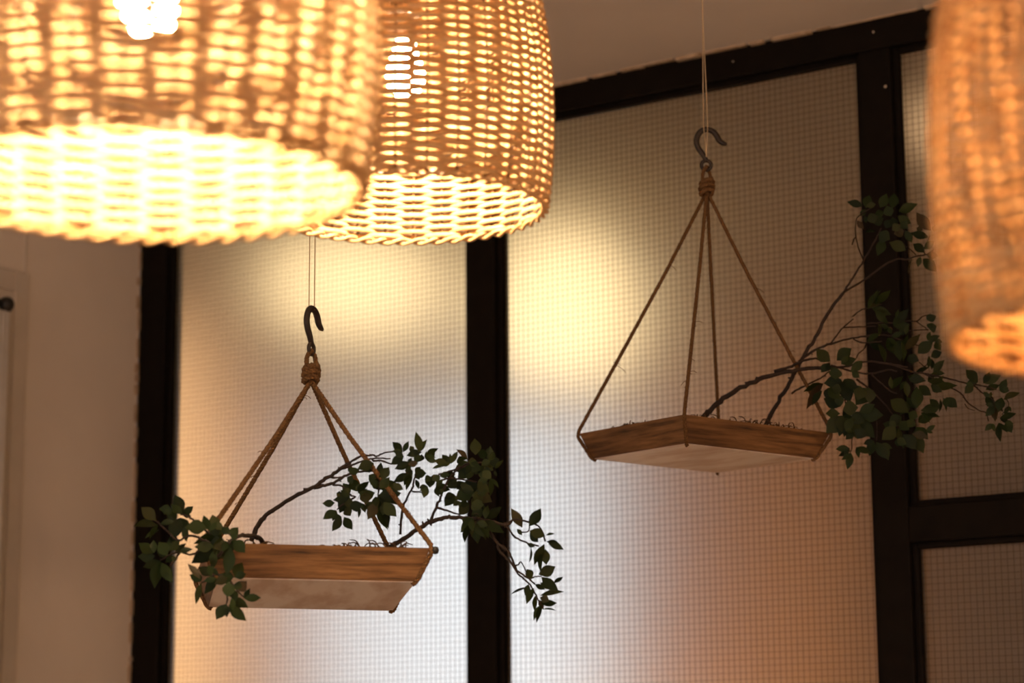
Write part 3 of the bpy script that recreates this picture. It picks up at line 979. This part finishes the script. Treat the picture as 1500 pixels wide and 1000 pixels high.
Db.leaves(*k6, [
    (255, 225, 160, 138, 82), (300, 217, 400, 133, 86), (330, 242, 432, 205, 58), (240, 235, 195, 297, 56), (470, 220, 390, 292, 62),
    (400, 290, 452, 332, 46), (300, 268, 290, 345, 88), (330, 345, 212, 370, 82), (207, 370, 84, 537, 56), (200, 420, 130, 515, 42),
    (240, 400, 320, 472, 82), (350, 340, 385, 500, 96), (520, 402, 428, 512, 110), (460, 390, 440, 480, 90), (325, 522, 210, 470, 92), (320, 572, 220, 570, 62),
    (335, 585, 228, 702, 112), (340, 545, 440, 530, 102), (380, 560, 350, 722, 100), (340, 600, 315, 722, 70), (450, 560, 612, 582, 102),
    (440, 605, 552, 732, 96), (415, 680, 503, 722, 72), (400, 600, 440, 742, 92), (405, 690, 360, 742, 52), (385, 802, 290, 808, 46),
    (390, 815, 308, 852, 36), (395, 835, 368, 942, 52), (430, 795, 527, 832, 46), (545, 752, 515, 852, 62), (562, 760, 645, 877, 72),
    (660, 625, 732, 590, 92), (690, 660, 600, 745, 92), (330, 420, 260, 400, 70), (470, 560, 400, 640, 95)], -.02)
Db.leaves(*k8, [
    (890, 122, 775, 3, 96), (850, 152, 768, 225, 78), (940, 132, 1102, 58, 92), (960, 190, 1092, 140, 62), (1090, 202, 1152, 90, 72),
    (1120, 202, 1167, 168, 62), (1130, 282, 1277, 205, 60), (1000, 262, 940, 208, 44), (960, 252, 1032, 332, 82), (1110, 262, 1080, 392, 92),
    (1040, 342, 960, 432, 72), (1040, 300, 1040, 482, 72), (1172, 340, 1130, 412, 42), (1090, 452, 1242, 405, 60), (1140, 492, 1200, 583, 86),
    (1080, 492, 1085, 667, 60), (1030, 502, 953, 567, 56), (600, 262, 702, 352, 96), (572, 262, 612, 392, 30), (545, 272, 545, 402, 26),
    (540, 352, 364, 382, 102), (370, 402, 547, 432, 50), (345, 490, 477, 440, 62), (330, 360, 328, 158, 112), (415, 562, 503, 515, 46),
    (330, 532, 430, 642, 92), (292, 590, 395, 777, 112), (212, 600, 332, 742, 122), (340, 442, 250, 400, 92), (240, 472, 322, 522, 82),
    (80, 482, 182, 440, 102), (160, 542, 30, 652, 92), (90, 282, 252, 402, 130), (260, 102, 402, 90, 92), (430, 112, 622, 142, 72),
    (350, 152, 462, 242, 92), (480, 182, 702, 140, 72), (460, 152, 562, 212, 72), (230, 112, 252, 262, 62), (100, 182, 202, 60, 62),
    (0, 690, 70, 832, 92), (240, 300, 180, 420, 100), (180, 480, 260, 560, 100), (150, 640, 240, 690, 80)], -.015, .025)

# -- tall upright branch
Eb = Branch((1123, 622), 3.64, -.00022, 'tall leafy branch rising from the higher-hung tray past the wide post')
k5 = (1230, 270, 6.25)
k7 = (1250, 410, 6.25)
Eb.stem([(1121, 626), (1126, 614), (1140, 588), (1160, 555), (1173, 527), (1189, 503), (1202, 480), (1217, 452), (1236, 428)], .0038, .0024, 'stem')
st(Eb, k5, [(30, 1000), (125, 850), (215, 700), (320, 520), (380, 400)], .0020, .0011)
st(Eb, k5, [(40, 985), (230, 870), (380, 760), (500, 690), (610, 685), (700, 655), (800, 640), (870, 590)], .0018, .0010)
st(Eb, k5, [(215, 690), (175, 590), (150, 480), (150, 330), (200, 270), (300, 210)], .0013, .0009)
st(Eb, k5, [(150, 480), (128, 505), (115, 555)], .0012, .0010)
st(Eb, k5, [(700, 645), (650, 600), (600, 560)], .0009, .0007)
st(Eb, k5, [(780, 640), (770, 590), (800, 530), (830, 470)], .0009, .0007)
st(Eb, k6, [(0, 440), (20, 420), (90, 385), (190, 335), (250, 290)], .0018, .0012)
st(Eb, k6, [(45, 225), (150, 150), (260, 105), (400, 70), (560, 45)], .0022, .0013)
st(Eb, k6, [(260, 102), (300, 50), (340, 0), (410, -60)], .0014, .0010)
st(Eb, k6, [(340, 0), (420, -5), (560, -10)], .0012, .0010)
st(Eb, k6, [(410, 75), (450, 95), (500, 100), (600, 90)], .0013, .0010)
st(Eb, k6, [(495, 105), (480, 140), (440, 175), (430, 205)], .0011, .0009)
st(Eb, k7, [(0, 330), (60, 280), (130, 255)], .0012, .0009)
st(Eb, k7, [(120, 400), (240, 390), (400, 390), (500, 375), (580, 375), (640, 330), (710, 320)], .0012, .0009)
st(Eb, k7, [(580, 378), (620, 410), (670, 445)], .0010, .0008)
st(Eb, k7, [(330, 510), (420, 490), (490, 465), (690, 455)], .0011, .0009)
st(Eb, k7, [(100, 520), (220, 505), (330, 510), (460, 560), (600, 600)], .0013, .0009)
st(Eb, k7, [(600, 750), (660, 790), (700, 700)], .0009, .0007)
Eb.leaves(*k5, [
    (210, 197, 68, 158, 72), (240, 217, 275, 93, 88), (370, 212, 430, 83, 92), (480, 217, 500, 78, 95), (540, 247, 707, 175, 90),
    (470, 292, 430, 193, 96), (530, 290, 657, 360, 86), (835, 422, 700, 253, 112), (505, 385, 480, 300, 92), (812, 482, 648, 438, 76),
    (605, 602, 453, 530, 106), (400, 500, 345, 652, 92), (360, 440, 462, 505, 120), (590, 422, 495, 452, 92), (600, 422, 662, 535, 72),
    (560, 340, 625, 402, 82), (775, 622, 668, 540, 82), (775, 592, 872, 518, 72), (790, 642, 907, 650, 72), (760, 680, 887, 797, 104),
    (740, 660, 715, 757, 52), (660, 672, 622, 832, 14), (870, 432, 882, 368, 52), (230, 290, 242, 352, 42), (160, 330, 222, 412, 52),
    (190, 290, 242, 228, 52), (250, 332, 352, 290, 92), (300, 352, 402, 308, 92), (330, 182, 240, 202, 60), (380, 302, 350, 228, 82),
    (330, 432, 228, 432, 22), (420, 400, 470, 320, 80), (480, 420, 560, 370, 80), (760, 420, 700, 400, 70)], -.01, .025, 0)
Eb.leaves(*k7, [
    (130, 262, 240, 88, 46), (200, 222, 342, 88, 72), (170, 255, 352, 312, 82), (200, 280, 312, 402, 72), (360, 402, 507, 268, 92),
    (370, 422, 517, 410, 82), (390, 352, 410, 262, 26), (350, 522, 452, 480, 52), (330, 442, 240, 402, 42), (232, 400, 242, 512, 32),
    (320, 432, 352, 492, 42), (130, 557, 302, 642, 76), (230, 582, 302, 752, 52), (310, 532, 372, 682, 62), (390, 560, 432, 742, 96),
    (440, 560, 470, 742, 42), (470, 642, 612, 490, 76), (590, 672, 732, 560, 112), (680, 552, 792, 508, 62), (750, 562, 802, 642, 72),
    (500, 692, 602, 742, 92), (710, 702, 812, 658, 82), (730, 852, 832, 730, 72), (690, 692, 690, 812, 36), (720, 722, 720, 822, 42),
    (670, 362, 762, 328, 72), (690, 442, 762, 420, 92), (500, 882, 662, 922, 82), (560, 862, 692, 788, 42), (480, 502, 502, 400, 42),
    (420, 480, 480, 420, 60), (380, 640, 330, 560, 60)], -.01, .025)
